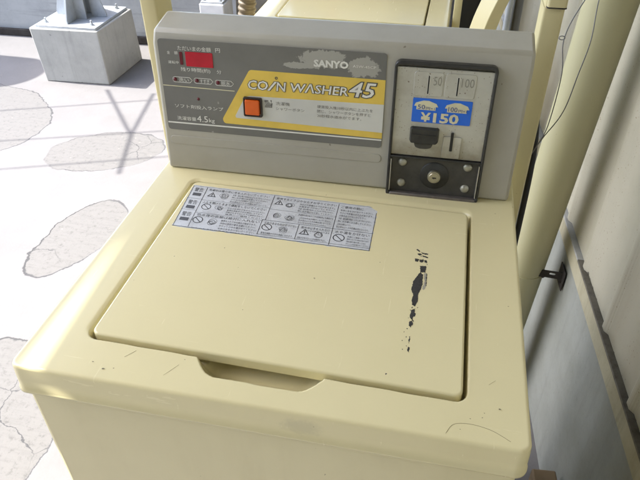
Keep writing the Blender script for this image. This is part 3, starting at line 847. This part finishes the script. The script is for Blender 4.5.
# display, lamps, button
bm = bmesh.new(); FC.plate(bm, rrect(.0500, .1708, .0918, .1922, .001), .0004, .0016); mk('display_window', bm, M['red'], con, bevel=.0004)
bm = bmesh.new(); FC.plate(bm, rrect(.0408, .1725, .0452, .1912, .0006), .0004, .0014); mk('indicator_bar', bm, M['led'], con)
for u, v in ((29.5, 149.8), (64, 150), (96.8, 149.4), (63.2, 121.4)):
    bm = bmesh.new(); FC.disc(bm, u / 1000, v / 1000, .0030 if v > 130 else .0024, .0004, .0026, n=16, dome=1); mk('indicator_lamp', bm, M['led'], con, smooth=60)
bm = bmesh.new()
FC.ring(bm, rrect(.1350, .1018, .1640, .1318, .0025), rrect(.1372, .1042, .1614, .1292, .0015), .0004, .0050, 0, .001)
rim = mk('button_rim', bm, M['button_rim'], con, bevel=.0008)
bm = bmesh.new(); FC.plate(bm, rrect(.1378, .1048, .1606, .1286, .002), .0008, .0068, taper=.04); mk('shower_button', bm, M['orange'], con, bevel=.0012, seg=3)

# --- coin box set into the console
cb = None
FB = FC
bm = bmesh.new()
FB.ring(bm, rrect(.3562, -.0065, .4940, .2030, .0085), rrect(.3600, .0015, .4900, .1965, .004), -.001, .0100, 0, .001)
cb = mk('coin_box', bm, M['frame_metal'], washer, bevel=.0022, seg=3)
bm = bmesh.new(); FB.plate(bm, rrect(.3605, .0020, .4895, .1960, .003), .0002, .0022); mk('back_plate', bm, M['lock_panel'], cb)
bm = bmesh.new(); FB.plate(bm, [(.3596, .0640), (.4904, .0640), (.4904, .1945), (.3596, .1945)], .0015, .0062); plate = mk('faceplate', bm, M['faceplate'], cb, bevel=.0010)
bm = bmesh.new(); FB.plate(bm, [(.3590, .0605), (.4915, .0605), (.4915, .0632), (.3590, .0632)], .002, .0095); mk('cross_bar', bm, M['frame_metal'], cb, bevel=.0007)
bm = bmesh.new(); FB.plate(bm, [(.3608, -.0058), (.4915, -.0058), (.4895, .0032), (.3625, .0032)], .003, .0108); mk('bottom_lip', bm, M['lip_metal'], cb, bevel=.0014)
for a in (.3606, .4882):
    bm = bmesh.new(); FB.plate(bm, [(a, .006), (a + .0012, .006), (a + .0012, .058), (a, .058)], .002, .0106)
    mk('edge_strip', bm, M['silver'], cb)
H = .0062
# coin entry plates with slots
for (u0, u1, su, num, e0, e1) in ((.3838, .4238, .4039, '50', .4105, .4215), (.4262, .4672, .4433, '100', .4480, .4648)):
    bm = bmesh.new(); FB.plate(bm, rrect(u0, .1555, u1, .1895, .004), H - .001, H + .0008)
    e = mk('coin_entry', bm, M['faceplate'], cb, bevel=.0006)
    bm = bmesh.new(); FB.plate(bm, rrect(su - .0014, .1588, su + .0020, .1845, .0004), H, H + .0010, 1); FB.plate(bm, rrect(su - .0009, .1590, su + .0010, .1843, .0003), H, H + .0013, 0)
    mk('coin_slot', bm, [M['black'], M['white_print']], cb)
    bm = bmesh.new(); text(bm, lambda a, b: FB.p(a, b, H + .0012), num, e0, .1715, e1, .1838, 0)
    mk('lettering', bm, M['emboss'], cb)
# price sticker
bm = bmesh.new(); FB.plate(bm, rrect(.3850, .1172, .4665, .1522, .0015), H - .0005, H + .0010, 0)
st_ = mk('price_sticker', bm, M['blue'], cb)
bm = bmesh.new()
def house(u0, u1, v0, v1):
    m_ = (u0 + u1) / 2; w_ = u1 - u0; h_ = v1 - v0
    FB.plate(bm, [(u0 + w_ * .1, v0), (u1 - w_ * .1, v0), (u1 - w_ * .1, v0 + h_ * .38), (u1, v0 + h_ * .38), (u1 - w_ * .08, v0 + h_ * .72), (m_ + w_ * .1, v1), (m_ - w_ * .12, v1), (u0 + w_ * .06, v0 + h_ * .72), (u0, v0 + h_ * .38), (u0 + w_ * .1, v0 + h_ * .38)], H + .0006, H + .0014, 0)
house(.3872, .4205, .1358, .1492); house(.4298, .4632, .1350, .1490)
tx = lambda h: (lambda a, b: FB.p(a, b, h))
text(bm, tx(H + .0018), '50', .3925, .1368, .4025, .1432, 1); text(bm, tx(H + .0018), '円×1', .4040, .1364, .4160, .1405, 1)
text(bm, tx(H + .0018), '100', .4345, .1362, .4470, .1430, 1); text(bm, tx(H + .0018), '円×1', .4485, .1358, .4600, .1400, 1)
text(bm, tx(H + .0016), '¥', .3985, .1192, .4105, .1318, 0, offset=.03); text(bm, tx(H + .0016), '150', .4160, .1188, .4495, .1320, 0, offset=.035)
mk('lettering', bm, [M['ivory'], M['blue_print']], cb)
# coin return flap, return slot
bm = bmesh.new()
FB.plate(bm, rrect(.3845, .0862, .4262, .1102, .003), H - .001, H + .0075, 0, taper=.10)
FB.plate(bm, rrect(.3880, .1000, .4226, .1012, .0004), H + .007, H + .0086, 0)
mk('return_flap', bm, M['frame_metal'], cb, bevel=.0018, seg=3)
bm = bmesh.new(); FB.plate(bm, rpoly([(.3915, .0855), (.4190, .0855), (.4165, .0790), (.4100, .0770), (.4000, .0770), (.3940, .0790)], .002), H - .001, H + .0025); mk('finger_tab', bm, M['lock_panel'], cb, bevel=.0008)
bm = bmesh.new(); FB.plate(bm, rrect(.4325, .0655, .4585, .0990, .002), H - .001, H + .0022); mk('return_plate', bm, M['faceplate'], cb, bevel=.0008)
bm = bmesh.new(); FB.plate(bm, rrect(.4428, .0775, .4468, .1052, .0008), H, H + .0030); mk('coin_slot', bm, M['black'], cb)
# lock and screws
bm = bmesh.new(); FB.disc(bm, .4262, .0332, .0215, .002, .0042, n=40); mk('lock_ring', bm, M['frame_metal'], cb, smooth=40)
bm = bmesh.new(); FB.disc(bm, .4262, .0332, .0098, .0042, .0095, n=32); FB.disc(bm, .4262, .0332, .0076, .0095, .0108, n=32)
lk = mk('lock', bm, M['brass'], cb, smooth=35)
bm = bmesh.new(); FB.plate(bm, rrect(.4236, .0322, .4296, .0342, .0006), .0106, .0111); FB.plate(bm, rrect(.4252, .0316, .4266, .0330, .0004), .0106, .0111); mk('keyhole', bm, M['black'], cb)
for k, (u, v) in enumerate(((378, 51), (473, 51.5), (377.8, 16.5), (472.8, 16.4))):
    bm = bmesh.new(); FB.disc(bm, u / 1000, v / 1000, .0066, .002, .0064, n=24, dome=1); mk('screw', bm, M['screw'], cb, smooth=60)

# ------------------------------------------------------------------ second washer behind: a copy of the first without its print and coin box
def dup(root, loc, scale, label, skip):
    r = root.copy(); link(r); r.location = loc; r.scale = scale; r['label'] = label
    for ch in [c for c in root.children]:
        if ch.name.split('.')[0] in skip: continue
        c = ch.copy(); link(c); c.parent = r
        for g in [g for g in ch.children]:
            if g.name.split('.')[0] in skip: continue
            d_ = g.copy(); link(d_); d_.parent = c
    return r
w2 = dup(washer, (-.125, 1.283 + .25, 0), (.985, 1, .949), 'second cream washing machine behind the grey console, only its plain lid showing', {'warning_label', 'scuff_mark', 'scratches', 'lettering'})

# ------------------------------------------------------------------ cream uprights behind the console
def upright(bm, x0, x1, y0, y1, z1): prism(bm, rrect(x0, y0, x1, y1, .004, 3), 'z', -.88, z1)
sd_ = thing('machine_stand', 'cream painted steel stand with one upright at each rear corner of the nearer washer', 'stand', (0, .58, -G))
bm = bmesh.new(); upright(bm, -.3345, -.3060, .553, .612, 1.2); mk('upright', bm, M['cream_post'], sd_, smooth=40)
bm = bmesh.new(); FBx = Frame((-.306, .58, 0), (0, 1, 0), (0, 0, 1)); FBx.plate(bm, rrect(-.016, .178, -.011, .189, .0015), -.001, .0004); mk('slot_hole', bm, M['black'], sd_)
bm = bmesh.new(); upright(bm, .2795, .3085, .553, .602, .2475); mk('upright', bm, M['cream_post'], sd_, smooth=40)
bm = bmesh.new(); upright(bm, .2815, .3065, .556, .599, 1.2); mk('inner_tube', bm, M['cream_post'], sd_, smooth=40)
bm = bmesh.new(); upright(bm, .2790, .3090, .552, .603, .0); bm.free()
bm = bmesh.new(); prism(bm, rrect(.2832, .5485, .3096, .6035, .004, 3), 'z', .2500, .3300); mk('sleeve', bm, M['cream_post'], sd_, smooth=40)
bm = bmesh.new(); prism(bm, rrect(.2828, .5482, .3100, .6040, .004, 3), 'z', .2482, .2494); mk('seam', bm, M['rust_metal'], sd_)
bm = bmesh.new(); box(bm, -.3045, .278, .56, .60, 1.15, 1.19); mk('cross_bar', bm, M['cream_post'], sd_, bevel=.003)
hb = bmesh.new(); tube(hb, spline([(.322, .585, -.88), (.3205, .585, -.5), (.3195, .583, -.2), (.318, .60, 0), (.305, .64, .1)], 8), .0052, 10)
o = mk('power_cable', hb, M['rubber'], None, smooth=60); o['label'] = 'thick black cable hanging down the gap between washer and pipe'; o['category'] = 'cable'

# ------------------------------------------------------------------ downpipe, bracket, wire on the right
dp = thing('downpipe', 'thick cream plastic downpipe standing against the siding wall', 'pipe', (.4065, .83, -G))
bm = bmesh.new()
pa, pb = Vector((.4185, .785, .2)), Vector((.4045, .832, -.30)); dv = (pa - pb) / .5
tube(bm, [pb + dv * t for t in (-.58, 0, .3, .6, 1.0, 2.05)], .0447, 48, caps=False)
mk('pipe', bm, M['pipe'], dp, smooth=50)
bm = bmesh.new(); zc = pb + dv * -.145
tube(bm, [zc - dv * .30, zc - dv * .0], .0462, 48); mk('pipe_socket', bm, M['pipe'], dp, smooth=50)
br = thing('pipe_bracket', 'rusty dark iron bracket holding the cream pipe to the wall', 'bracket', (.44, .80, -.40))
bm = bmesh.new()
bz = -.437
FBr = Frame((.432, .815, bz), (1, -.09, 0), (0, .10, 1))
outl = [(-.006, .010), (.0515, .012), (.0515, -.022), (.046, -.014), (.040, -.0075), (.012, -.008), (.008, -.012), (.002, -.0085), (-.006, -.008)]
hole_ = rrect(.020, .0002, .034, .0068, .0028, 3)
A = [bm.verts.new(FBr.p(u, v, 0)) for u, v in outl]
# plate with an oblong hole: bridge outline and hole
hv = [bm.verts.new(FBr.p(u, v, 0)) for u, v in hole_]
ed = [bm.edges.new((A[i], A[(i + 1) % len(A)])) for i in range(len(A))] + [bm.edges.new((hv[i], hv[(i + 1) % len(hv)])) for i in range(len(hv))]
bmesh.ops.triangle_fill(bm, edges=ed, use_beauty=True)
ge = bmesh.ops.extrude_face_region(bm, geom=list(bm.faces))
bmesh.ops.translate(bm, verts=[v for v in ge['geom'] if isinstance(v, bmesh.types.BMVert)], vec=FBr.n * .003)
mk('arm', bm, M['rust_metal'], br)
bm = bmesh.new(); wbar(bm, .795, .84, .006, .0092, bz - .032, bz + .022); mk('wall_plate', bm, M['rust_metal'], br, bevel=.001)
bm = bmesh.new()
s1 = spline([(.40, .70, .31), (.3538, .6714, .228), (.3295, .630, .1815), (.3320, .595, .1365), (.3205, .5437, .0753), (.3160, .575, .02), (.312, .615, -.028), (.302, .65, -.06)], 10)
s2 = spline([(.383, .70, .29), (.3751, .6758, .2278), (.3702, .6362, .1789), (.3568, .5996, .1361), (.3407, .5605, .0910), (.3240, .585, .03), (.313, .617, -.028), (.302, .652, -.06)], 10)
tube(bm, s1, .00085, 8); tube(bm, s2, .00085, 8)
# a little knot on the first strand
tube(bm, [Vector((.3290, .630, .1815)) + Vector((.0045 * math.cos(a) - .003, 0, .003 * math.sin(a))) for a in np.linspace(0, 12, 30)], .0007, 6)
o = mk('wire', bm, M['wire'], None, smooth=60); o['label'] = 'two strands of thin grey wire hanging in front of the cream pipe'; o['category'] = 'wire'

# block in the gap, bottom right
bm = bmesh.new(); box(bm, .448, .500, .415, .475, -.88, -.715, 0, ((.47, .44, 0), .08, 'Z'))
o = mk('wooden_block', bm, M['wood'], None, bevel=.004); o['label'] = 'brown wooden block standing in the gap beside the wall'; o['category'] = 'block'

# ------------------------------------------------------------------ small things behind, seen over the console
s2t = thing('rear_stand', 'slim cream upright standing right of the second washer', 'stand', (.19, 1.45, -G))
bm = bmesh.new(); prism(bm, rrect(.159, 1.42, .1805, 1.45, .003, 2), 'z', -.88, 1.0); mk('upright', bm, M['cream_post'], s2t, smooth=40)
bm = bmesh.new(); box(bm, .150, .19, 1.40, 1.47, -.878, -.872); mk('foot_plate', bm, M['cream_post'], s2t)
# curved cream duct
dc = thing('curved_duct', 'bent cream sheet metal duct beside the second washer', 'duct', (.27, 1.25, -G))
bm = bmesh.new()
path = spline([(.215, 1.22, -.88), (.215, 1.22, -.40), (.222, 1.21, -.10), (.238, 1.20, .005), (.259, 1.20, .075), (.295, 1.21, .16), (.335, 1.24, .30), (.345, 1.25, .9)], 8)
rings = []
for i, p_ in enumerate(path):
    rings.append([bm.verts.new(p_ + Vector(q)) for q in ((-.034, .020, 0), (0, -.022, 0), (.034, .022, 0), (0, .055, 0))])
for a, b in zip(rings, rings[1:]):
    for k in range(4): bm.faces.new((a[k], a[(k + 1) % 4], b[(k + 1) % 4], b[k]))
mk('duct', bm, M['cream_post'], dc, bevel=.003)
gp = bmesh.new(); tube(gp, [(.298, 1.30, -.88), (.296, 1.30, 1.4)], .0085, 16)
o = mk('conduit_pipe', gp, M['galv'], None, smooth=50); o['label'] = 'thin vertical grey steel conduit beside the bent duct'; o['category'] = 'pipe'
bx = thing('shade_filler', 'added dark cabinet in the shade between second washer and bent duct', 'filler', (.25, 2.05, -G))  # dark box added to make the shaded gap read black
bm = bmesh.new(); box(bm, .15, .252, 1.95, 2.3, -.86, .3); mk('filler_body', bm, M['gap_shade'], bx, bevel=.008)
bm = bmesh.new(); box(bm, .157, .245, 1.94, 1.949, -.82, .26); mk('added_slab', bm, M['gap_shade'], bx, bevel=.004)
bm = bmesh.new(); box(bm, .155, .247, 1.97, 2.28, -.88, -.86); mk('base', bm, M['gap_shade'], bx)
# white block with a steel cap and a board, seen between the left upright and the second washer
wb = thing('small_post_base', 'small white painted block carrying a steel post foot, behind the console', 'post base', (-1.03, 2.65, -G))
bm = bmesh.new(); box(bm, -1.093, -.963, 2.60, 2.74, -.88, -.418); mk('block', bm, M['white_box'], wb, bevel=.006)
bm = bmesh.new(); box(bm, -1.085, -.97, 2.608, 2.735, -.4175, -.408); mk('foot_plate', bm, M['galv'], wb, bevel=.002)
bm = bmesh.new(); tube(bm, [(-1.03, 2.67, -.408), (-1.03, 2.67, .9)], .03, 20); mk('post', bm, M['galv'], wb, smooth=50)
bm = bmesh.new(); FQ = Frame((-1.03, 2.67, -.408), (1, 0, 0), (0, 1, 0)); FQ.disc(bm, -.042, -.045, .009, 0, .008, n=6); mk('bolt', bm, M['galv'], wb)
bm = bmesh.new(); FQ.disc(bm, .042, -.045, .009, 0, .008, n=6); mk('bolt', bm, M['galv'], wb)
bm = bmesh.new(); box(bm, -.955, -.66, 2.72, 2.745, -.88, -.20, 0, ((-.8, 2.72, -.88), -.10, 'X'))
o = mk('board', bm, M['board'], None, bevel=.003); o['label'] = 'weathered grey-brown board leaning beside the small white block'; o['category'] = 'board'
bm = bmesh.new()
hp = spline([(-.53, 1.62, -.88), (-.52, 1.60, -.5), (-.505, 1.585, -.15), (-.475, 1.59, .02), (-.44, 1.66, .06), (-.40, 1.78, .02)], 44)
tube(bm, hp, [.030 if i % 4 < 2 else .0265 for i in range(len(hp))], 16)
o = mk('drain_hose', bm, M['brown_hose'], None, smooth=25); o['label'] = 'brown ribbed drain hose at the left side of the second washer'; o['category'] = 'hose'
